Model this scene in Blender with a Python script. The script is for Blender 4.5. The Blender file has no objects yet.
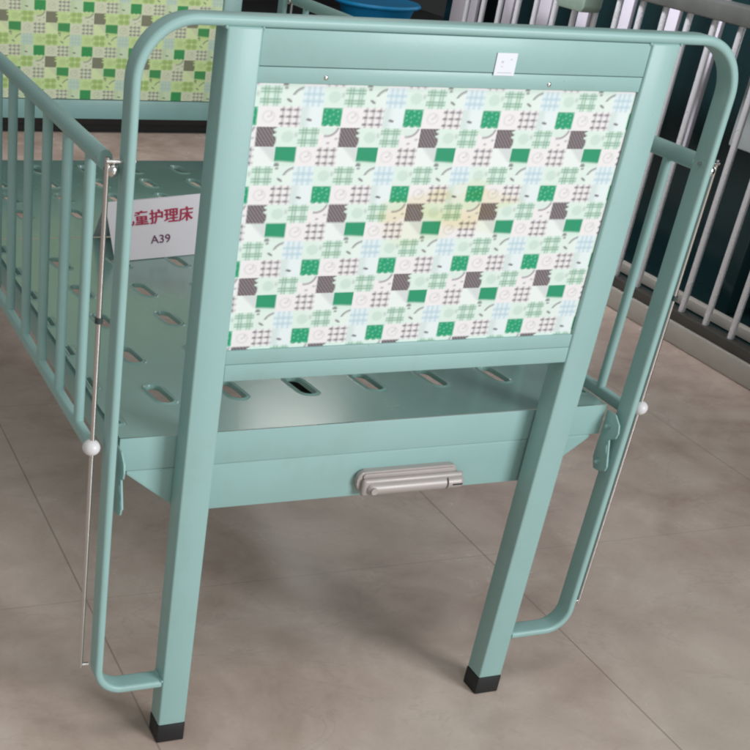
import bpy, bmesh, math, random
import numpy as np
from mathutils import Vector, Matrix
random.seed(4)
scn = bpy.context.scene
COL = scn.collection

# ------------------------------------------------------------------ helpers
def tag(o, label=None, cat=None, group=None, kind=None):
    if label: o['label'] = label
    if cat: o['category'] = cat
    if group: o['group'] = group
    if kind: o['kind'] = kind
    return o

def empty(name, loc):
    o = bpy.data.objects.new(name, None); COL.objects.link(o)
    o.location = loc; o.empty_display_size = .1
    return o

def wloc(p):
    v = Vector((0, 0, 0))
    while p is not None:
        v += p.location; p = p.parent
    return v

def obj(name, bm, mat, parent=None, smooth=True, angle=40):
    """link the bmesh (world coordinates) as one mesh object under parent"""
    me = bpy.data.meshes.new(name)
    bmesh.ops.recalc_face_normals(bm, faces=bm.faces)
    # origin at the middle of the mesh
    xs = [v.co.copy() for v in bm.verts]
    lo = Vector([min(c[i] for c in xs) for i in range(3)]); hi = Vector([max(c[i] for c in xs) for i in range(3)])
    org = (lo + hi) / 2
    bmesh.ops.translate(bm, verts=bm.verts, vec=-org)
    bm.to_mesh(me); bm.free()
    for m in (mat if isinstance(mat, (list, tuple)) else [mat]): me.materials.append(m)
    if smooth:
        me.polygons.foreach_set('use_smooth', [True] * len(me.polygons))
        try: me.set_sharp_from_angle(angle=math.radians(angle))
        except Exception: pass
    o = bpy.data.objects.new(name, me); COL.objects.link(o)
    if parent is not None:
        o.parent = parent; o.location = org - wloc(parent)
    else:
        o.location = org
    return o

def add_box(bm, x0, x1, y0, y1, z0, z1, bev=0, seg=2, mi=0):
    r = bmesh.ops.create_cube(bm, size=1)
    vs = r['verts']
    for v in vs:
        v.co = Vector((x0 + (v.co.x + .5) * (x1 - x0), y0 + (v.co.y + .5) * (y1 - y0), z0 + (v.co.z + .5) * (z1 - z0)))
    fs = set(f for v in vs for f in v.link_faces)
    for f in fs: f.material_index = mi
    if bev:
        es = list(set(e for v in vs for e in v.link_edges))
        bmesh.ops.bevel(bm, geom=es, offset=bev, segments=seg, affect='EDGES', profile=.5)
    return bm

def box(*a, **k):
    return add_box(bmesh.new(), *a, **k)

def add_tube(bm, a, b, r, seg=16, r2=None, sx=1.0, cap=True):
    a = Vector(a); b = Vector(b); d = b - a
    z = d.normalized(); x = z.orthogonal().normalized() if abs(z.y) < .9 else Vector((1, 0, 0))
    y = z.cross(x)
    r2 = r if r2 is None else r2
    A = []; B = []
    for i in range(seg):
        t = 2 * math.pi * i / seg
        A.append(bm.verts.new(a + (x * math.cos(t) * sx + y * math.sin(t)) * r))
        B.append(bm.verts.new(b + (x * math.cos(t) * sx + y * math.sin(t)) * r2))
    for i in range(seg):
        bm.faces.new((A[i], A[(i + 1) % seg], B[(i + 1) % seg], B[i]))
    if cap:
        bm.faces.new(list(reversed(A))); bm.faces.new(B)
    return bm

def tube(*a, **k): return add_tube(bmesh.new(), *a, **k)

def add_ball(bm, c, r, seg=20, sc=(1, 1, 1)):
    rr = bmesh.ops.create_uvsphere(bm, u_segments=seg, v_segments=seg // 2, radius=r)
    for v in rr['verts']: v.co = Vector((v.co.x * sc[0], v.co.y * sc[1], v.co.z * sc[2])) + Vector(c)
    return bm

def prism(poly, x0, x1, axis='x', bev=0):
    """extrude a polygon given in the two other axes"""
    bm = bmesh.new()
    def P(a, b, t):
        return {'x': (t, a, b), 'y': (a, t, b), 'z': (a, b, t)}[axis]
    A = [bm.verts.new(P(a, b, x0)) for a, b in poly]; B = [bm.verts.new(P(a, b, x1)) for a, b in poly]
    n = len(poly)
    for i in range(n): bm.faces.new((A[i], A[(i + 1) % n], B[(i + 1) % n], B[i]))
    bm.faces.new(list(reversed(A))); bm.faces.new(B)
    if bev:
        bmesh.ops.bevel(bm, geom=[e for e in bm.edges], offset=bev, segments=2, affect='EDGES', profile=.5)
    return bm

# ------------------------------------------------------------------ materials
def new_mat(name):
    m = bpy.data.materials.new(name); m.use_nodes = True
    nt = m.node_tree; b = nt.nodes['Principled BSDF']
    return m, nt, b

def N(nt, t, **k):
    n = nt.nodes.new(t)
    for a, v in k.items():
        if a in n.inputs: n.inputs[a].default_value = v
        else: setattr(n, a, v)
    return n

def simple(name, col, rough=.4, metal=0, var=.04, scale=30, bump=0, bscale=400, coat=0):
    m, nt, b = new_mat(name)
    tc = N(nt, 'ShaderNodeTexCoord')
    no = N(nt, 'ShaderNodeTexNoise'); no.inputs['Scale'].default_value = scale; no.inputs['Detail'].default_value = 5
    nt.links.new(tc.outputs['Object'], no.inputs['Vector'])
    mx = N(nt, 'ShaderNodeMix', data_type='RGBA')
    c = Vector(col)
    mx.inputs[6].default_value = (*(c * (1 - var)), 1); mx.inputs[7].default_value = (*[min(1, q * (1 + var)) for q in c], 1)
    nt.links.new(no.outputs['Fac'], mx.inputs[0]); nt.links.new(mx.outputs[2], b.inputs['Base Color'])
    mr = N(nt, 'ShaderNodeMapRange'); mr.inputs[3].default_value = max(.02, rough - .06); mr.inputs[4].default_value = rough + .06
    nt.links.new(no.outputs['Fac'], mr.inputs[0]); nt.links.new(mr.outputs[0], b.inputs['Roughness'])
    b.inputs['Metallic'].default_value = metal
    if coat: b.inputs['Coat Weight'].default_value = coat; b.inputs['Coat Roughness'].default_value = .15
    if bump:
        n2 = N(nt, 'ShaderNodeTexNoise'); n2.inputs['Scale'].default_value = bscale; n2.inputs['Detail'].default_value = 2
        nt.links.new(tc.outputs['Object'], n2.inputs['Vector'])
        bp = N(nt, 'ShaderNodeBump'); bp.inputs['Strength'].default_value = bump; bp.inputs['Distance'].default_value = .0006
        nt.links.new(n2.outputs['Fac'], bp.inputs['Height']); nt.links.new(bp.outputs['Normal'], b.inputs['Normal'])
    return m

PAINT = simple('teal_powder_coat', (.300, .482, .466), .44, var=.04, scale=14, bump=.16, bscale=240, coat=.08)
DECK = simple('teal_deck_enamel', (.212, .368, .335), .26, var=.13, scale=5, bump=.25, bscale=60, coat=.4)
RUB = simple('black_rubber', (.012, .012, .013), .6, bump=.2)
CHROME = simple('chrome', (.62, .61, .60), .2, metal=1, var=.05)
STEEL = simple('brushed_steel', (.80, .80, .84), .28, metal=.45, var=.02, scale=20)
WPLAS = simple('white_plastic', (.72, .70, .72), .35)
DARKP = simple('dark_gap', (.03, .05, .05), .6)
HANDLE = simple('cast_alloy', (.42, .375, .36), .42, metal=.15, var=.08, scale=50, bump=.1)
CARD = simple('white_card', (.90, .84, .90), .5, var=.02)
RED = simple('red_ink', (.50, .03, .09), .6, var=.15, scale=120)
INK = simple('dark_ink', (.20, .07, .14), .6)
FAINT = simple('faint_ink', (.56, .59, .66), .6)
STICK = simple('white_sticker', (.78, .80, .86), .45, var=.02)
BLUE = simple('blue_plastic', (.015, .36, .78), .3, var=.05, coat=.3)
RAILP = simple('grey_rail_paint', (.085, .090, .082), .5, var=.25, scale=18)
BASEP = simple('dark_base_rail', (.060, .056, .048), .55, var=.25, scale=20)
CURB = simple('pale_concrete', (.40, .37, .325), .75, var=.12, scale=25, bump=.5, bscale=120)
PALE = simple('pale_panel', (.60, .57, .64), .45, var=.03)
GLASSD = simple('dark_glazing', (.008, .024, .026), .22, var=.3, scale=2)
WALLD = simple('dark_wall_paint', (.012, .012, .013), .6, var=.3, scale=3)
GGREEN = simple('grey_green_box', (.20, .27, .22), .6, var=.2, scale=30)
GGREY = simple('pale_grey_box', (.33, .36, .36), .6, var=.15, scale=20)

def wear(m):
    """small chips, rubbed dirt and fine orange peel in the enamel"""
    nt = m.node_tree; b = nt.nodes['Principled BSDF']; L = nt.links.new
    src = b.inputs['Base Color'].links[0].from_socket
    tc = N(nt, 'ShaderNodeTexCoord')
    geo = N(nt, 'ShaderNodeNewGeometry')
    n1 = N(nt, 'ShaderNodeTexNoise'); n1.inputs['Scale'].default_value = 95; n1.inputs['Detail'].default_value = 3; n1.inputs['Roughness'].default_value = .7
    L(geo.outputs['Position'], n1.inputs['Vector'])
    r1 = N(nt, 'ShaderNodeMapRange'); r1.inputs[1].default_value = .735; r1.inputs[2].default_value = .77; r1.inputs[4].default_value = .7
    L(n1.outputs['Fac'], r1.inputs[0])
    m1 = N(nt, 'ShaderNodeMix', data_type='RGBA'); m1.inputs[7].default_value = (.10, .13, .12, 1)
    L(r1.outputs[0], m1.inputs[0]); L(src, m1.inputs[6])
    n2 = N(nt, 'ShaderNodeTexNoise'); n2.inputs['Scale'].default_value = 11; n2.inputs['Detail'].default_value = 7; n2.inputs['Roughness'].default_value = .7
    L(geo.outputs['Position'], n2.inputs['Vector'])
    r2 = N(nt, 'ShaderNodeMapRange'); r2.inputs[1].default_value = .5; r2.inputs[2].default_value = .75; r2.inputs[4].default_value = .30
    L(n2.outputs['Fac'], r2.inputs[0])
    m2 = N(nt, 'ShaderNodeMix', data_type='RGBA'); m2.inputs[7].default_value = (.27, .36, .32, 1)
    L(r2.outputs[0], m2.inputs[0]); L(m1.outputs[2], m2.inputs[6]); L(m2.outputs[2], b.inputs['Base Color'])
wear(PAINT); wear(DECK)

def floor_mat():
    m, nt, b = new_mat('marbled_floor_tile')
    L = nt.links.new
    tc = N(nt, 'ShaderNodeTexCoord')
    sep = N(nt, 'ShaderNodeSeparateXYZ'); L(tc.outputs['Object'], sep.inputs[0])
    def math_(op, a, bv=None, c=None):
        n = N(nt, 'ShaderNodeMath', operation=op)
        for i, v in enumerate((a, bv, c)):
            if v is None: continue
            if isinstance(v, (int, float)): n.inputs[i].default_value = v
            else: L(v, n.inputs[i])
        return n.outputs[0]
    P = .856
    def line(co, off, w):
        t = math_('DIVIDE', math_('SUBTRACT', co, off), P)
        fr = math_('FRACT', math_('ADD', t, .5))
        d = math_('MULTIPLY', math_('ABSOLUTE', math_('SUBTRACT', fr, .5)), P)
        return math_('LESS_THAN', d, w)
    gx = line(sep.outputs[0], .109, .0017); gy = line(sep.outputs[1], .421, .0010)
    def noise(scale, detail, rough=.55, dist=0, vec=None):
        n = N(nt, 'ShaderNodeTexNoise'); n.inputs['Scale'].default_value = scale; n.inputs['Detail'].default_value = detail
        n.inputs['Roughness'].default_value = rough; n.inputs['Distortion'].default_value = dist
        L(vec or tc.outputs['Object'], n.inputs['Vector']); return n
    n1 = noise(2.6, 6, .6, .6); n2 = noise(7, 5, .55, .5); n3 = noise(120, 3)
    cr = N(nt, 'ShaderNodeValToRGB'); e = cr.color_ramp.elements
    e[0].position = .37; e[0].color = (.470, .352, .298, 1); e[1].position = .63; e[1].color = (.730, .600, .530, 1)
    q = cr.color_ramp.elements.new(.5); q.color = (.610, .480, .418, 1)
    mixn = math_('ADD', math_('MULTIPLY', n1.outputs['Fac'], .62), math_('MULTIPLY', n2.outputs['Fac'], .38))
    L(mixn, cr.inputs[0])
    # greener greyish clouds
    mg = N(nt, 'ShaderNodeMix', data_type='RGBA'); mg.inputs[7].default_value = (.560, .485, .410, 1)
    n4 = noise(1.3, 4); f4 = N(nt, 'ShaderNodeMapRange'); f4.inputs[1].default_value = .45; f4.inputs[2].default_value = .7; f4.inputs[4].default_value = .55
    L(n4.outputs['Fac'], f4.inputs[0]); L(f4.outputs[0], mg.inputs[0]); L(cr.outputs[0], mg.inputs[6])
    # veins
    mp = N(nt, 'ShaderNodeMapping'); mp.inputs['Rotation'].default_value = (0, 0, .6); mp.inputs['Scale'].default_value = (1, 1.9, 1)
    L(tc.outputs['Object'], mp.inputs[0])
    nv = noise(2.1, 5, .6, .8, mp.outputs[0])
    vd = math_('ABSOLUTE', math_('SUBTRACT', nv.outputs['Fac'], .5))
    vm = N(nt, 'ShaderNodeMapRange'); vm.inputs[1].default_value = 0; vm.inputs[2].default_value = .012; vm.inputs[3].default_value = .13; vm.inputs[4].default_value = 0
    L(vd, vm.inputs[0])
    vgate = math_('MULTIPLY', vm.outputs[0], math_('GREATER_THAN', n2.outputs['Fac'], .5))
    mv = N(nt, 'ShaderNodeMix', data_type='RGBA'); mv.inputs[7].default_value = (.20, .15, .125, 1)
    L(vgate, mv.inputs[0]); L(mg.outputs[2], mv.inputs[6])
    ms = N(nt, 'ShaderNodeMix', data_type='RGBA', blend_type='MULTIPLY'); ms.inputs[0].default_value = .35
    L(mv.outputs[2], ms.inputs[6]); sp = N(nt, 'ShaderNodeMapRange'); sp.inputs[3].default_value = .8; sp.inputs[4].default_value = 1.2
    L(n3.outputs['Fac'], sp.inputs[0]); L(sp.outputs[0], ms.inputs[7])
    g = N(nt, 'ShaderNodeMix', data_type='RGBA'); g.inputs[7].default_value = (.21, .16, .14, 1)
    gf = math_('MAXIMUM', math_('MULTIPLY', gx, .62), math_('MULTIPLY', gy, .35))
    L(gf, g.inputs[0]); L(ms.outputs[2], g.inputs[6]); L(g.outputs[2], b.inputs['Base Color'])
    r = N(nt, 'ShaderNodeMapRange'); r.inputs[3].default_value = .16; r.inputs[4].default_value = .34
    L(n2.outputs['Fac'], r.inputs[0]); L(math_('MAXIMUM', r.outputs[0], math_('MULTIPLY', gx, .8)), b.inputs['Roughness'])
    b.inputs['Specular IOR Level'].default_value = .5
    bp = N(nt, 'ShaderNodeBump'); bp.inputs['Strength'].default_value = .05; bp.inputs['Distance'].default_value = .002
    L(n2.outputs['Fac'], bp.inputs['Height']); L(bp.outputs['Normal'], b.inputs['Normal'])
    return m

# ------------------------------------------------------------------ printed patchwork paper
PX, PZ = .1112, .0926
def smooth01(x): x = np.clip(x, 0, 1); return x * x * (3 - 2 * x)
def band(v, c, w, s=.035): return smooth01((w + s - np.abs(v - c)) / s)      # soft line
def mixc(a, b, f): return a * (1 - f[..., None]) + np.asarray(b) * f[..., None]

def print_colour(X, Z, dx, dz, tint):
    """colour of the patchwork print: 4 x 4 different patches per repeat"""
    u = ((X - dx) / PX * 4 + 3.5) % 4; v = ((dz - Z) / PZ * 4 + 1.5) % 4
    ci = np.floor(u).astype(int); ri = np.floor(v).astype(int); s = u - ci; t = 1 - (v - ri)   # s right, t up
    W = np.array(tint['white']); sh = X.shape
    out = np.broadcast_to(W, sh + (3,)).copy()
    G = tint['green']; G2 = tint['green2']; H = tint['hatch']; LN = tint['line']; MINT = tint['mint']; BL = tint['blue']; PK = tint['pink']
    GP = tint['gplaid']; BP = tint['bplaid']
    def put(r, c, fn):
        m = (ri == r) & (ci == c)
        if m.any(): out[m] = fn(s[m], t[m])
    base = lambda s, c: np.broadcast_to(np.array(c), s.shape + (3,)).copy()
    def gpl(s, t):
        o = base(s, MINT)
        for a in (.22, .36, .68, .82): o = mixc(o, GP, .55 * band(s, a, .03)); 
        for a in (.20, .34, .70, .84): o = mixc(o, GP, .75 * band(t, a, .025))
        return o
    def arc(s, t):
        o = base(s, MINT * .6 + np.array(W) * .4)
        r = np.hypot(s - 1.12, t - .32)
        o = mixc(o, LN, .72 * band(r, .60, .035, .06) * (t > .55) * (s > .42))
        o = mixc(o, tint['white'], .4 * (r < .6))
        o = mixc(o, LN, .85 * smooth01((.115 - np.hypot((s - .38) * .9 + (t - .30) * .5, (t - .30) * 1.3 + (s - .38) * .5)) / .05))
        o = mixc(o, LN, .65 * smooth01((.12 - np.hypot(s - .18, (t - .9) * 1.4)) / .06))
        return o
    def bpl(s, t):
        o = base(s, BL)
        for a in (.25, .5, .78): o = mixc(o, BP, .5 * band(s, a, .035, .06))
        for a in (.28, .62): o = mixc(o, BP, .6 * band(t, a, .045, .06))
        return o
    def leaf(s, t):
        o = base(s, MINT * .75 + np.array(W) * .25)
        o = mixc(o, GP, .35 * smooth01((.34 - np.hypot(s - .5, t - .5)) / .1) * (.6 + .4 * np.sin(s * 40) * np.sin(t * 36)))
        o = mixc(o, LN, .28 * smooth01((.13 - np.hypot(s - .90, (t - .62) * .6)) / .1)); o = mixc(o, W, .35 * smooth01((s + t - 1.5) / .2))
        return o
    def clock(s, t):
        o = base(s, PK); r = np.hypot(s - .5, t - .5)
        o = mixc(o, LN, .15 * band(r, .27, .012, .06)); o = mixc(o, LN, .42 * smooth01((.09 - np.hypot(s - .5, (t - .5) * 2)) / .05))
        o = mixc(o, LN, .22 * (band(s, .62, .03) * (t > .5) * (t < .72)))
        return o
    def dgrid(s, t):
        o = base(s, PK)
        for a in (.16, .5, .84): o = mixc(o, LN, .36 * band(s, a, .035, .05)); o = mixc(o, LN, .78 * band(t, a, .03, .05) * (.65 + .35 * np.sin(s * 19)))
        for a in (.16, .5, .84):
            for b_ in (.16, .5, .84): o = mixc(o, LN, .4 * smooth01((.1 - np.hypot(s - a, t - b_)) / .06))
        return o
    def dash(s, t):
        o = base(s, BL * .6 + np.array(W) * .4)
        o = mixc(o, GP, .2 * smooth01((.5 - s) / .3))
        o = mixc(o, LN, .95 * smooth01((.17 - np.hypot(s - .42, (t - .36) * 2.4 + (s - .42) * .5)) / .06)); return o
    def dots(s, t):
        o = base(s, G); ss = s + .05 * np.sin(t * 17 + s * 5); tt = t + .05 * np.sin(s * 15 + t * 4); k = np.hypot(((ss * 4.2 + .5 * (np.floor(tt * 4.2) % 2)) % 1) - .5, ((tt * 4.2) % 1) - .5)
        o = mixc(o, G2, .75 * smooth01((.30 - k) / .14))
        e = smooth01((.5 - np.maximum(np.abs(s - .5), np.abs(t - .5))) / .07) * smooth01((t - .07 + .09 * np.abs(np.sin(s * 9))) / .09)
        return base(s, W) * (1 - e[..., None]) + o * e[..., None]
    def hatch(s, t):
        o = base(s, H); o = mixc(o, tint['hatch2'], .75 * smooth01((.24 - np.abs(((s * 1.15 + t * .8) * 5.2) % 1 - .5)) / .14))
        e = smooth01((1.0 - s - (.09 + .09 * np.sin(t * 24)) * (t > .5) * (t < .98) - .05 * (t < .15)) / .06)
        return base(s, MINT) * (1 - e[..., None]) + o * e[..., None]
    def arc2(s, t):
        o = base(s, PK); r = np.hypot(s - .35, t - 1.1)
        o = mixc(o, MINT, .8 * smooth01((.52 - r) / .05)); o = mixc(o, LN, .6 * band(r, .55, .03, .05) * (s > .25))
        o = mixc(o, LN, .5 * smooth01((.12 - np.hypot(s - .48, (t - .2) * 1.6)) / .06)); o = mixc(o, LN, .45 * smooth01((.12 - np.hypot(s - .85, (t - .42) * 1.6)) / .06))
        return o
    def grad(s, t):
        o = base(s, W); o = mixc(o, tint['grey'], .75 * smooth01((s - (1 - t) * .9 - .12) / .25) * (t > .25)); return o
    def solid(s, t):
        o = base(s, G * .9 + np.array(H) * .1); lim = .30 - .05 * smooth01((s - .15) / .9)
        e = smooth01((t - lim + .12) / .16); r = base(s, MINT)
        r = mixc(r, LN, .75 * smooth01((.17 - np.hypot(s - .14, t - .06)) / .09))
        return r * (1 - e[..., None]) + o * e[..., None]
    # columns/rows counted from the patch with the dots at column 3, row 1
    put(0, 0, gpl); put(0, 1, arc); put(0, 2, bpl); put(0, 3, leaf)
    put(1, 0, clock); put(1, 1, dgrid); put(1, 2, dash); put(1, 3, dots)
    put(2, 0, hatch); put(2, 1, leaf); put(2, 2, gpl); put(2, 3, arc2)
    put(3, 0, grad); put(3, 1, solid); put(3, 2, clock); put(3, 3, dgrid)
    return out

A_ = np.array
TINT_NEAR = dict(white=A_([.80, .85, .83]), green=A_([.012, .32, .155]), green2=A_([.20, .58, .38]), hatch=A_([.105, .08, .09]), hatch2=A_([.42, .37, .39]),
    line=A_([.10, .075, .10]), mint=A_([.66, .80, .72]), blue=A_([.72, .81, .84]), pink=A_([.82, .79, .80]), gplaid=A_([.20, .37, .26]), bplaid=A_([.42, .58, .66]), grey=A_([.58, .62, .62]))
TINT_FAR = dict(white=A_([.82, .90, .50]), green=A_([.05, .34, .10]), green2=A_([.08, .40, .15]), hatch=A_([.27, .26, .17]), hatch2=A_([.22, .21, .15]),
    line=A_([.17, .17, .16]), mint=A_([.64, .80, .33]), blue=A_([.66, .78, .60]), pink=A_([.80, .80, .58]), gplaid=A_([.34, .46, .13]), bplaid=A_([.52, .66, .60]), grey=A_([.70, .74, .48]))

def print_panel(name, x0, x1, z0, z1, y, dx, dz, tint, parent, stain=False):
    st = .00135
    nx = int((x1 - x0) / st); nz = int((z1 - z0) / st)
    gx = np.linspace(x0, x1, nx + 1); gz = np.linspace(z0, z1, nz + 1)
    X, Z = np.meshgrid(gx, gz)
    acc = 0
    for ox, oz in ((-.25, -.25), (.25, -.25), (-.25, .25), (.25, .25)):
        acc = acc + print_colour(X + ox * st, Z + oz * st, dx, dz, tint)
    C = acc / 4
    if stain:   # old yellowed patch in the paper
        rng = np.random.default_rng(3)
        def blob(cx, cz, rx, rz, k, ph):
            a = np.arctan2((Z - cz) / rz, (X - cx) / rx)
            r = np.hypot((X - cx) / rx, (Z - cz) / rz) / (1 + .18 * np.sin(a * 3 + ph) + .1 * np.sin(a * 7 + 2 * ph))
            return k * smooth01((1.1 - r) / .4)
        f = np.clip(blob(.462, .842, .085, .024, .62, 0) + blob(.41, .818, .075, .026, .38, 1) + blob(.365, .835, .025, .016, .40, 2) + blob(.475, .865, .03, .012, .4, 5) + blob(.43, .858, .018, .010, .35, 3) + blob(.50, .823, .03, .02, .3, 4), 0, .9)
        C = C * (1 - f[..., None]) + C * np.array([.93, .86, .60]) * f[..., None]
    V = np.stack([X.ravel() - (x0 + x1) / 2, np.zeros(X.size), Z.ravel() - (z0 + z1) / 2], 1)
    i = np.arange(nx)[None, :] + (nx + 1) * np.arange(nz)[:, None]; i = i.ravel()
    F = np.stack([i, i + 1, i + nx + 2, i + nx + 1], 1)
    me = bpy.data.meshes.new(name); me.from_pydata(V.tolist(), [], F.tolist())
    at = me.color_attributes.new('print', 'FLOAT_COLOR', 'POINT')
    at.data.foreach_set('color', np.concatenate([C.reshape(-1, 3), np.ones((C.size // 3, 1))], 1).ravel().astype(np.float32))
    m, nt, b = new_mat(name + '_paper')
    a = N(nt, 'ShaderNodeAttribute', attribute_name='print')
    nt.links.new(a.outputs['Color'], b.inputs['Base Color']); b.inputs['Roughness'].default_value = .55; b.inputs['Specular IOR Level'].default_value = .3
    me.materials.append(m)
    o = bpy.data.objects.new(name, me); COL.objects.link(o); o.parent = parent
    o.location = Vector(((x0 + x1) / 2, y, (z0 + z1) / 2)) - wloc(parent)
    return o

# ------------------------------------------------------------------ the bed
W_ = .852; HT = 1.0585; LT = .0122; LD = .0335
PL, PW, PR, PD = .1088, .0447, .6924, .0385
LBOT = .1095
bed = empty('child_bed', (.426, .77, 0))
tag(bed, 'pale teal metal child care bed with patchwork printed head panel and barred side rails', 'bed')

def loop_path(side_rt=.070, side_rb=.040, n=14):
    """centre line of the flat tube: up from the left post, over the top, down to the right post"""
    h = LT / 2; pts = []
    x0, x1, z0, z1 = h, W_ - h, LBOT + h, HT - h
    def arc(cx, cz, r, a0, a1):
        for i in range(n + 1):
            t = math.radians(a0 + (a1 - a0) * i / n); pts.append((cx + r * math.cos(t), cz + r * math.sin(t)))
    pts.append((PL - .001, z0))
    arc(x0 + side_rb, z0 + side_rb, side_rb, 270, 180)
    arc(x0 + side_rt, z1 - side_rt, side_rt, 180, 90)
    arc(x1 - side_rt, z1 - side_rt, side_rt, 90, 0)
    arc(x1 - side_rb, z0 + side_rb, side_rb, 0, -90)
    pts.append((PR + PW + .001, z0))
    return pts

def loop_bm(y0):
    bm = bmesh.new(); pts = loop_path()
    prof = []   # (n, y) rounded rectangle
    hw, hd, r = LT / 2, LD / 2, .0048
    for cx, cy, a in ((hw - r, hd - r, 0), (-(hw - r), hd - r, 90), (-(hw - r), -(hd - r), 180), (hw - r, -(hd - r), 270)):
        for i in range(5):
            t = math.radians(a + 22.5 * i); prof.append((cx + r * math.cos(t), cy + r * math.sin(t)))
    rings = []
    for i, p in enumerate(pts):
        a = Vector(pts[max(0, i - 1)]); b = Vector(pts[min(len(pts) - 1, i + 1)]); d = (b - a).normalized(); nrm = Vector((-d.y, d.x))
        rings.append([bm.verts.new((p[0] + nrm.x * q, y0 + LD / 2 + yy, p[1] + nrm.y * q)) for q, yy in prof])
    k = len(prof)
    for a, b in zip(rings[:-1], rings[1:]):
        for j in range(k): bm.faces.new((a[j], a[(j + 1) % k], b[(j + 1) % k], b[j]))
    bm.faces.new(rings[0]); bm.faces.new(list(reversed(rings[-1])))
    rnd = random.Random(7)   # weld beads where the flat tube meets the posts
    for x in (PL - .0006, PL + PW + .0006, PR - .0006, PR + PW + .0006):
        top = x in (PL + PW + .0006, PR - .0006)
        for z in ((HT - LT,) if top else (LBOT + LT, HT - LT)):
            for i in range(9):
                add_ball(bm, (x + rnd.uniform(-.0006, .0006), y0 + .0015 + i * .0038, z + rnd.uniform(-.0005, .0005)), rnd.uniform(.0018, .0027), 8)
    return bm

def headboard(y0, far=False):
    obj('end_loop', loop_bm(y0 + .0003), PAINT, bed)
    for px in (PL, PR):
        o = obj('post', box(px, px + PW, y0 - .0006, y0 + PD, .034, HT - LT + .001, bev=.0032, seg=3), PAINT, bed)
        obj('foot_cap', box(px - .0006, px + PW + .0006, y0 - .0012, y0 + PD + .0006, 0, .0345, bev=.0022), RUB, o)
    xa, xb = PL + PW, PR
    obj('top_board', box(xa, xb, y0 + .0016, y0 + .024, 1.0064, HT - LT - .0002, bev=.0007), PAINT, bed)
    obj('upper_rail', box(xa, xb, y0 + .0022, y0 + .030, .9877, 1.0056, bev=.0006), PAINT, bed)
    if not far: obj('middle_rail', box(xa, xb, y0 + .0016, y0 + .030, .6376, .6565, bev=.0006), PAINT, bed)
    obj('lower_rail', box(xa, xb, y0 + .0010, y0 + .034, .6140, .6372 if not far else .655, bev=.0009), PAINT, bed)
    obj('backing_board', box(xa, xb, y0 + .0075, y0 + .026, .6566, .9876), PAINT, bed)
    if not far:
        o = print_panel('patchwork_panel', xa + .0004, xb - .0006, .6566, .9874, y0 + .0052, .2578, .950, TINT_NEAR, bed, stain=True)
        tag(o, 'white patchwork print with green, grey and plaid squares and a yellowed patch')
    else:
        o = print_panel('patchwork_panel', xa + .0004, xb - .0006, .6566, .9874, y0 + .0052, .2608, .8506, TINT_FAR, bed)
        tag(o, 'yellow green patchwork print with green and brown squares')
    for sx, sz in ((.241, .995), (.553, .994)):
        obj('screw', add_ball(bmesh.new(), (sx, y0 + .0026, sz), .0032, 12, (1, .5, 1)), CHROME, bed)

headboard(0.0)
YF = 1.4965
headboard(YF, far=True)

# small price sticker on the head board
st = obj('sticker', box(.4675, .4965, .0002, .0013, 1.0035, 1.0295), STICK, bed); tag(st, 'small blank white sticker')
for (a, b_, c, d) in ((.4755, .4785, 1.018, 1.0205), (.488, .490, 1.0215, 1.0230), (.476, .4785, 1.0135, 1.0145), (.472, .492, 1.0065, 1.0075)):
    obj('print_mark', box(a, b_, -.0001, .0003, c, d), FAINT, st)

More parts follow.
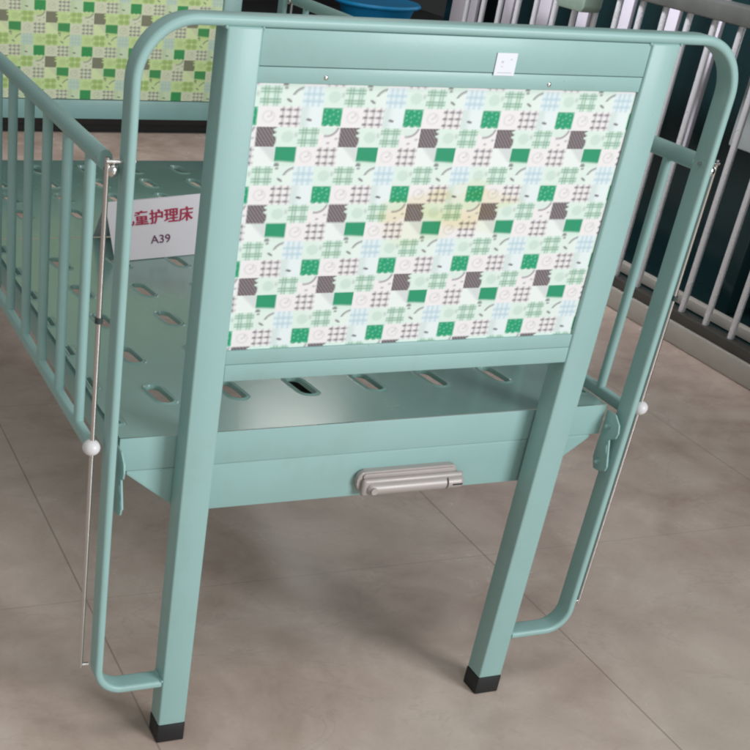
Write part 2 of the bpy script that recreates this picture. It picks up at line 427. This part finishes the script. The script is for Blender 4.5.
# deck with pressed slots -------------------------------------------------
ZB = .5204; BX0, BX1 = .028, .826
def deck_bm(y0, y1, rows, cols, side=True):
    bm = bmesh.new(); NS = 32
    xe = [BX0 + .022] + [(cols[i] + cols[i + 1]) / 2 for i in range(len(cols) - 1)] + [BX1 - .022]
    ye = [y0] + [(rows[i] + rows[i + 1]) / 2 for i in range(len(rows) - 1)] + [y1]
    cache = {}
    def V(x, y, z):
        k = (round(x, 5), round(y, 5), round(z, 5))
        if k not in cache: cache[k] = bm.verts.new((x, y, z))
        return cache[k]
    def cell(xa, xb, ya, yb, cx, cy, hw, hl, lean=.004):
        def slot(t, grow, z):
            # stadium elongated along y
            a = math.cos(t); b = math.sin(t)
            x = (hw + grow) * a; y = (hl - hw) * (1 if b > 0 else -1) * min(1, abs(b) * 6) + (hw + grow) * b
            return V(cx + x - lean * y / hl, cy + y, z)
        outer = []
        for i in range(NS):
            t = 2 * math.pi * i / NS + .001; a, b = math.cos(t), math.sin(t)
            m = max(abs(a), abs(b)); a /= m; b /= m
            outer.append((cx + (a * (xb - cx) if a > 0 else a * (cx - xa)), cy + (b * (yb - cy) if b > 0 else b * (cy - ya))))
        # snap nearest samples to the four corners
        for qx, qy in ((xa, ya), (xb, ya), (xb, yb), (xa, yb)):
            j = min(range(NS), key=lambda k: (outer[k][0] - qx) ** 2 + (outer[k][1] - qy) ** 2); outer[j] = (qx, qy)
        R0 = [V(x, y, ZB) for x, y in outer]
        rings = [R0]
        for g, z in ((.0088, ZB), (.0055, ZB), (.0032, ZB + .0020), (.0010, ZB + .0014), (0, ZB - .002), (-.0004, ZB - .0055)):
            rings.append([slot(2 * math.pi * i / NS + .001, g, z) for i in range(NS)])
        for A, B in zip(rings[:-1], rings[1:]):
            for i in range(NS):
                q = [A[i], A[(i + 1) % NS], B[(i + 1) % NS], B[i]]
                if len(set(q)) > 2:
                    try: bm.faces.new(list(dict.fromkeys(q)))
                    except ValueError: pass
    for j, cy in enumerate(rows):
        for i, cx in enumerate(cols):
            cell(xe[i], xe[i + 1], ye[j], ye[j + 1], cx, cy, .0115, .031)
    # narrow side strips with thin slits
    for s, (xa, xb) in enumerate(((BX0, BX0 + .022), (BX1 - .022, BX1))):
        n = max(1, round((y1 - y0) / .121)); 
        for k in range(n):
            ya = y0 + (y1 - y0) * k / n; yb = y0 + (y1 - y0) * (k + 1) / n
            cell(xa, xb, ya, yb, (xa + xb) / 2, (ya + yb) / 2, .0028, .019, 0)
    return bm
COLS = [.128 + .1145 * k for k in range(6)]
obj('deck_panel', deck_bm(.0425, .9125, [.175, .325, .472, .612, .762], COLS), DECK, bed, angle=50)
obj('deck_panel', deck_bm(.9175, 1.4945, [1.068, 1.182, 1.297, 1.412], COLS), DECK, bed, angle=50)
# frame below the deck
obj('end_beam', box(BX0 - .0005, BX1 + .0005, .0400, .0424, .4703, ZB - .0002, bev=.0010), PAINT, bed)
obj('end_beam', box(BX0, BX1, YF - .0022, YF - .0002, .4703, ZB - .0002, bev=.0008), PAINT, bed)
for x0 in (BX0 + .0008, BX1 - .0258): obj('side_beam', box(x0, x0 + .025, .0435, YF - .004, .468, ZB - .0125, bev=.002), PAINT, bed)
obj('cross_beam', box(BX0 + .03, BX1 - .03, .895, .935, .486, ZB - .0125, bev=.002), PAINT, bed)
# crank mechanism arm seen through one slot
obj('crank_shaft', tube((.398, .05, .480), (.398, .60, .480), .021), RUB, bed)
# trapezoid crank panel under the end beam, with pull handle
zt = .4697
cp = obj('crank_panel', prism([(.0405, zt), (.8095, zt), (.8095, .4645), (.722, .3973), (.128, .3973), (.0405, .4645)], .0410, .0440, 'y', bev=.0007), PAINT, bed)
def rrect(x0, x1, z0, z1, r, n=6):
    P = []
    for cx, cz, a in ((x1 - r, z1 - r, 0), (x0 + r, z1 - r, 90), (x0 + r, z0 + r, 180), (x1 - r, z0 + r, 270)):
        for i in range(n + 1):
            t = math.radians(a + 90 * i / n); P.append((cx + r * math.cos(t), cz + r * math.sin(t)))
    return P
hb = obj('handle_housing', prism(rrect(.401, .572, .4080, .4425, .013), .0300, .0409, 'y', bev=.003), HANDLE, cp)
obj('handle_lip', prism(rrect(.409, .566, .4300, .4395, .0045), .0272, .0300, 'y', bev=.001), HANDLE, cp)
obj('handle_body', box(.407, .580, .0215, .0310, .4040, .4325, bev=.0055, seg=4), HANDLE, cp)
g = tube((.424, .0252, .4165), (.5480, .0252, .4165), .0108, 24); add_ball(g, (.424, .0252, .4165), .0108, 20)
gr = obj('handle_grip', g, HANDLE, cp)
obj('handle_end', add_ball(tube((.5515, .0252, .4165), (.572, .0252, .4165), .0108, 24), (.572, .0252, .4165), .0108, 20), HANDLE, cp)
obj('handle_screw', tube((.424, .0155, .4165), (.424, .0128, .4165), .0055, 20), HANDLE, cp)
obj('handle_slot', box(.5585, .5750, .0138, .0155, .4152, .4174), RUB, cp)
# hook brackets between deck and loop
def bracket(xc, mir, yb, dirn):
    prof = [(.0395, .512), (.018, .512), (.0040, .500), (.0008, .488), (.0035, .478), (.0165, .471), (.0190, .459), (.0150, .448), (.0065, .440), (.0035, .428), (.0060, .4205), (.0200, .4140), (.0330, .4130), (.0410, .430), (.0405, .455), (.0395, .470)]
    P = [(yb + dirn * y, z) for y, z in prof]
    o = obj('hook_bracket', prism(P, xc - .0014, xc + .0014, 'x', bev=.0005), PAINT, bed)
    for y, z in ((.026, .490), (.026, .428)):
        b = tube((xc - mir * .0015, yb + dirn * y, z), (xc - mir * .0045, yb + dirn * y, z), .0052, 6); add_ball(b, (xc - mir * .0055, yb + dirn * y, z), .0034, 12)
        obj('bolt', b, CHROME if False else PAINT, o)
    # rolled front lip
    obj('bracket_lip', tube((xc - mir * .001, yb + dirn * .0165, .470), (xc - mir * .001, yb + dirn * .0045, .430), .0021, 10), PAINT, o)
bracket(.8300, 1, 0, 1); bracket(.0240, -1, 0, 1)
bracket(.8300, 1, YF + PD, -1); bracket(.0240, -1, YF + PD, -1)

# side rails ----------------------------------------------------------------
def side_rail(xc, mir):
    zt, zb_ = .8885, .5120
    y0, y1 = .047, YF - .012
    bm = bmesh.new()
    # oval top tube
    A = []; B = []
    for i in range(20):
        t = 2 * math.pi * i / 20
        A.append(bm.verts.new((xc + .0098 * math.cos(t), y0, zt + .0118 * math.sin(t)))); B.append(bm.verts.new((xc + .0098 * math.cos(t), y1, zt + .0118 * math.sin(t))))
    for i in range(20): bm.faces.new((A[i], A[(i + 1) % 20], B[(i + 1) % 20], B[i]))
    bm.faces.new(A); bm.faces.new(list(reversed(B)))
    rail = obj('side_rail', bm, PAINT, bed)
    obj('bottom_rail', box(xc - .0065, xc + .0065, y0 - .004, y1, zb_ - .009, zb_ + .009, bev=.0035, seg=3), PAINT, rail)
    y = .109
    while y < y1 - .02:
        obj('bar', tube((xc, y, zb_ + .006), (xc, y, zt - .008), .0074, 14), PAINT, rail); y += .109
    return rail
RL = side_rail(-.0125, -1); RR = side_rail(W_ + .0110, 1)
def rod(x, y, mir, parent_rail, far=False):
    r = obj('guide_rod', tube((x, y, .158), (x, y, .8990), .0034, 14), CHROME, bed)
    obj('rod_clip', tube((x, y, .1615), (x - mir * .012, y, .1615), .0030, 12), CHROME, r)
    obj('rod_clip', tube((x + mir * .002, y - .003, .8945), (x - mir * .034, y - .003, .8945), .0024, 12), CHROME, r)
    k = tube((x - mir * .004, y + .004, .8855), (x - mir * .012, y + .004, .8855), .0075, 16); add_ball(k, (x - mir * .007, y + .004, .8835), .0098, 18)
    obj('latch_knob', k, CHROME, r)
    obj('rod_collar', tube((x, y, .696), (x, y, .703), .0052, 12), DARKP, r)
    obj('end_knob', add_ball(bmesh.new(), (x - mir * -.001, y, .5225), .0122, 24, (1, 1, .92)), WPLAS, r)
rod(-.0185, .0180, -1, RL); rod(W_ + .0175, .0180, 1, RR)
rod(-.0185, YF + PD - .02, -1, RL); rod(W_ + .0175, YF + PD - .02, 1, RR)

# ------------------------------------------------------------------ the card
card_o = empty('sign_card', (.322, .80, ZB + .001))
tag(card_o, 'white folded card with red Chinese heading and A39 standing on the bed deck', 'sign')
def card():
    BL_, BR_ = Vector((.234, .763, ZB + .0015)), Vector((.409, .797, ZB + .0015))
    TL, TR = Vector((.2335, .845, .6085)), Vector((.4275, .852, .6220))
    ex = ((BR_ - BL_) + (TR - TL)).normalized(); up = ((TL + TR) - (BL_ + BR_)).normalized(); nrm = ex.cross(up).normalized()
    if nrm.y > 0: nrm = -nrm
    bm = bmesh.new(); n = 12; th = .0008
    def S(u, v):
        p = (BL_ * (1 - u) + BR_ * u) * (1 - v) + (TL * (1 - u) + TR * u) * v
        return p - nrm * (.0028 * math.sin(math.pi * u) * v)
    front = [[bm.verts.new(S(i / n, j / n)) for i in range(n + 1)] for j in range(n + 1)]
    back = [[bm.verts.new(S(i / n, j / n) - nrm * th) for i in range(n + 1)] for j in range(n + 1)]
    for j in range(n):
        for i in range(n):
            bm.faces.new((front[j][i], front[j][i + 1], front[j + 1][i + 1], front[j + 1][i])); bm.faces.new((back[j][i], back[j + 1][i], back[j + 1][i + 1], back[j][i + 1]))
    for i in range(n):
        bm.faces.new((front[0][i], back[0][i], back[0][i + 1], front[0][i + 1])); bm.faces.new((front[n][i], front[n][i + 1], back[n][i + 1], back[n][i]))
        bm.faces.new((front[i][0], front[i + 1][0], back[i + 1][0], back[i][0])); bm.faces.new((front[i][n], back[i][n], back[i + 1][n], front[i + 1][n]))
    leaf = obj('front_leaf', bm, CARD, card_o)
    # back leaf folded down behind
    bm = bmesh.new(); d = Vector((0, .075, 0))
    a = [TL - nrm * .001, TR - nrm * .001, Vector((TR.x, TR.y + .07, ZB + .0015)), Vector((TL.x, TL.y + .07, ZB + .0015))]
    va = [bm.verts.new(p) for p in a]; vb = [bm.verts.new(p + Vector((0, .0008, .0002))) for p in a]
    bm.faces.new(va); bm.faces.new(list(reversed(vb)))
    for i in range(4): bm.faces.new((va[i], vb[i], vb[(i + 1) % 4], va[(i + 1) % 4]))
    obj('back_leaf', bm, CARD, card_o, smooth=False)
    # lettering
    rot = Matrix((ex, nrm.cross(ex) * -1, -nrm)).transposed()
    upv = nrm.cross(ex); upv = upv if upv.z > 0 else -upv
    def text(body, size, u, v, mat, bold, name, sx=1.0):
        cu = bpy.data.curves.new(name, 'FONT'); cu.body = body; cu.size = size; cu.align_x = 'CENTER'; cu.align_y = 'CENTER'; cu.resolution_u = 4
        t = bpy.data.objects.new(name, cu); COL.objects.link(t)
        dg = bpy.context.evaluated_depsgraph_get(); me = bpy.data.meshes.new_from_object(t.evaluated_get(dg)); bpy.data.objects.remove(t)
        bm = bmesh.new()
        for k in range(3 if bold else 1):
            lay = bmesh.new(); lay.from_mesh(me); bmesh.ops.triangulate(lay, faces=lay.faces)
            vm = [bm.verts.new(S(u + (w.co.x * sx + bold * k) / .185, v + (w.co.y + bold * .4 * k) / .117) + nrm * (.0012 + .00012 * k)) for w in lay.verts]
            for f in lay.faces:
                try: bm.faces.new([vm[w.index] for w in f.verts])
                except ValueError: pass
            lay.free()
        obj(name, bm, mat, leaf, smooth=False)
    text('儿童护理床', .0300, .520, .665, RED, .00085, 'heading_text')
    text('A39', .0225, .560, .300, INK, .0002, 'number_text', 1.15)
card()

# ------------------------------------------------------------------ surroundings
bm = bmesh.new()
vs = [bm.verts.new(p) for p in ((-6, -5, 0), (8, -5, 0), (8, 9, 0), (-6, 9, 0))]; bm.faces.new(vs)
fl = obj('floor', bm, floor_mat(), None, smooth=False)
# keep pattern in world coordinates
fo = fl.location.copy(); fl.location = (0, 0, 0)
for v in fl.data.vertices: v.co += fo
tag(fl, kind='structure')

# low kerb under the railing
k = obj('kerb', box(2.226, 2.315, -1.5, 3.80, 0, .062, bev=.005), CURB); tag(k, 'low pale concrete kerb carrying the steel railing', 'kerb')

rail = empty('steel_railing', (2.27, 2.2, .062))
tag(rail, 'railing of upright silver bars between grey rails beside the bed', 'railing')
obj('base_rail', box(2.236, 2.272, -1.5, 3.06, .0625, .092, bev=.004), BASEP, rail)
obj('top_rail', box(2.225, 2.285, -1.5, 3.06, .866, .915, bev=.008), RAILP, rail)
for kx in range(-12, 17):
    y = 1.243 + .1098 * kx
    obj('bar', tube((2.254, y, .090), (2.254, y, .868), .0098 if kx > -13 else .01, 14), STEEL, rail)
lg = obj('inner_rail', box(2.40, 2.43, -1.5, 3.78, .045, .075, bev=.003), CURB, rail)
sl = obj('dark_sill', box(2.316, 2.64, -1.5, 3.80, 0, .042, bev=.003), GLASSD); tag(sl, 'low black sill between the pale kerb and the dark glazed wall', 'sill')

# pale slats standing behind the railing
gname = 'pale upright panels standing behind the silver railing'
slats = [(3.33, 3.52, .40), (3.075, 3.135, .40), (2.83, 2.905, .40), (2.60, 2.66, .40), (2.37, 2.425, .40), (2.135, 2.20, .40), (1.935, 1.965, .455), (1.62, 1.68, .70), (1.38, 1.43, .70)]
lab = ['widest pale upright panel behind the silver railing, nearest the blue basin', 'second pale upright panel behind the railing, next to the widest one',
       'third pale upright panel behind the railing, counted from the widest one', 'fourth pale upright panel behind the railing, below the grey green box', 'fifth pale upright panel behind the railing, counted from the widest one',
       'sixth pale upright panel, right of the bed head post top behind the railing', 'thin pale strip beside a silver bar, seen through the bed end loop',
       'short pale panel behind the railing above the grey top rail', 'rightmost short pale panel behind the grey top rail']
for (ya, yb, z0), l in zip(slats, lab):
    o = obj('pale_panel', box(2.50, 2.515, ya, yb, z0, 1.9, bev=.002), PALE); tag(o, l, 'panel', gname)

w = obj('dark_glazing', box(2.64, 2.70, -2.5, 3.80, .0, 3.3), GLASSD); tag(w, 'tall dark glazed wall behind the silver railing', 'wall')  # height and near end extended out of view to block light by the railing
# mullions / blurred frames behind the railing
for (ya, yb, za, zb2, mt) in ((1.75, 1.95, .30, .72, 'a'), (1.02, 1.30, .70, 1.3, 'b')):
    pass
w = obj('dark_wall', box(-3.5, 3.6, 4.62, 4.70, 0, 2.3), WALLD); tag(w, 'plain dark wall at the back beyond the bed', 'wall')
cab = empty('low_cabinet', (1.2, 4.3, 0)); tag(cab, 'low black cabinet along the back wall under the blue basin', 'cabinet')
obj('cabinet_body', box(-1.6, 2.98, 4.00, 4.60, .035, .450, bev=.004), WALLD, cab)
obj('cabinet_top', box(-1.62, 3.00, 3.985, 4.61, .451, .470, bev=.003), WALLD, cab)
obj('plinth', box(-1.58, 2.96, 4.03, 4.58, 0, .034), WALLD, cab)

# blue basin (lathe)
def lathe(prof, c, seg=48):
    bm = bmesh.new(); R = []
    for r, z in prof:
        R.append([bm.verts.new((c[0] + r * math.cos(2 * math.pi * i / seg), c[1] + r * math.sin(2 * math.pi * i / seg), c[2] + z)) for i in range(seg)])
    for a, b in zip(R[:-1], R[1:]):
        for i in range(seg): bm.faces.new((a[i], a[(i + 1) % seg], b[(i + 1) % seg], b[i]))
    bm.faces.new(list(reversed(R[0]))); bm.faces.new(R[-1])
    return bm
bas = empty('washing_basin', (2.53, 4.23, .471)); tag(bas, 'round blue plastic basin standing beyond the bed by the railing', 'basin')
bc = (2.53, 4.23, .471)
obj('bowl', lathe([(.150, 0), (.156, .003), (.176, .060), (.184, .064), (.184, .070), (.174, .069), (.152, .006), (.12, .006)], bc), BLUE, bas)
obj('rim', lathe([(.181, .0715), (.194, .072), (.201, .066), (.204, .072), (.196, .081), (.179, .0785)], bc), BLUE, bas)

gb = empty('hanging_box', (2.25, 2.33, .80)); tag(gb, 'small grey green box hanging on the railing bars at the top of the picture', 'box')
obj('box_body', prism([(2.20, .800), (2.33, .800), (2.35, .822), (2.35, .90), (2.19, .90), (2.19, .815)], 2.175, 2.243, 'x', bev=.004), GGREEN, gb)
obj('box_lid', box(2.170, 2.243, 2.182, 2.358, .9005, .915, bev=.003), GGREEN, gb)
sb = empty('storage_box', (2.52, 1.5, .063)); tag(sb, 'pale grey upright box behind the railing at the right edge', 'box')
obj('box_body', box(2.45, 2.60, 1.46, 1.70, .52, .93, bev=.006), GGREY, sb)
obj('box_stand', box(2.50, 2.58, 1.54, 1.62, .043, .519, bev=.004), GLASSD, sb)

# ------------------------------------------------------------------ camera
cam = bpy.data.cameras.new('camera'); co = bpy.data.objects.new('camera', cam); COL.objects.link(co)
F, CX, CY = 1229.03, 175.18, 601.88
Rm = [[0.94298005, 0.10952843, -0.31431219], [-0.32180198, 0.54126863, -0.77683445], [0.08504187, 0.83368567, 0.54565198]]
co.matrix_world = Matrix([[*Rm[0], -.45304835], [*Rm[1], -1.40693772], [*Rm[2], 1.25667541], [0, 0, 0, 1]])
cam.sensor_width = 36; cam.lens = F / 750 * 36
cam.shift_x = (375 - CX) / 750; cam.shift_y = (CY - 375) / 750
cam.clip_start = .05; cam.clip_end = 100
scn.camera = co

# ------------------------------------------------------------------ light
wd = bpy.data.worlds.new('World'); scn.world = wd; wd.use_nodes = True
bg = wd.node_tree.nodes['Background']; bg.inputs[0].default_value = (.92, .97, .94, 1); bg.inputs[1].default_value = .41
def area(name, loc, target, sx, sy, e, col):
    l = bpy.data.lights.new(name, 'AREA'); l.shape = 'RECTANGLE'; l.size = sx; l.size_y = sy; l.energy = e; l.color = col
    o = bpy.data.objects.new(name, l); COL.objects.link(o); o.location = loc
    o.rotation_euler = (Vector(target) - Vector(loc)).to_track_quat('-Z', 'Y').to_euler()
    return o
area('window_light', (3.3, -4.6, 2.2), (.45, .3, .6), 2.8, 1.9, 300, (.94, .98, 1.0))
area('ceiling_light', (.1, -.9, 3.1), (.2, -.3, 0), 1.6, .6, 13, (1.0, .97, .92))
area('far_ceiling_light', (2.3, 4.0, 2.6), (.4, .6, .5), .5, .2, 3.2, (1.0, .98, .94))
area('back_floor_fill', (.7, 3.1, 2.9), (1.2, 3.6, 0), .6, .3, 4.5, (1.0, .97, .93)).data.spread = math.radians(70)  # added fill, no fixture there; brightens the floor strip beyond the far headboard
rl = area('railing_fill', (1.35, 2.3, 1.9), (2.5, 2.2, .9), 1.8, .25, 12, (.95, .95, 1.0)); rl.data.spread = math.radians(70)  # added fill above the view, brightens the bars and pale panels

scn.view_settings.view_transform = 'Standard'; scn.view_settings.look = 'None'
scn.view_settings.exposure = 0; scn.view_settings.gamma = 1
scn.render.engine = 'CYCLES'
scn.cycles.filter_width = 2.2
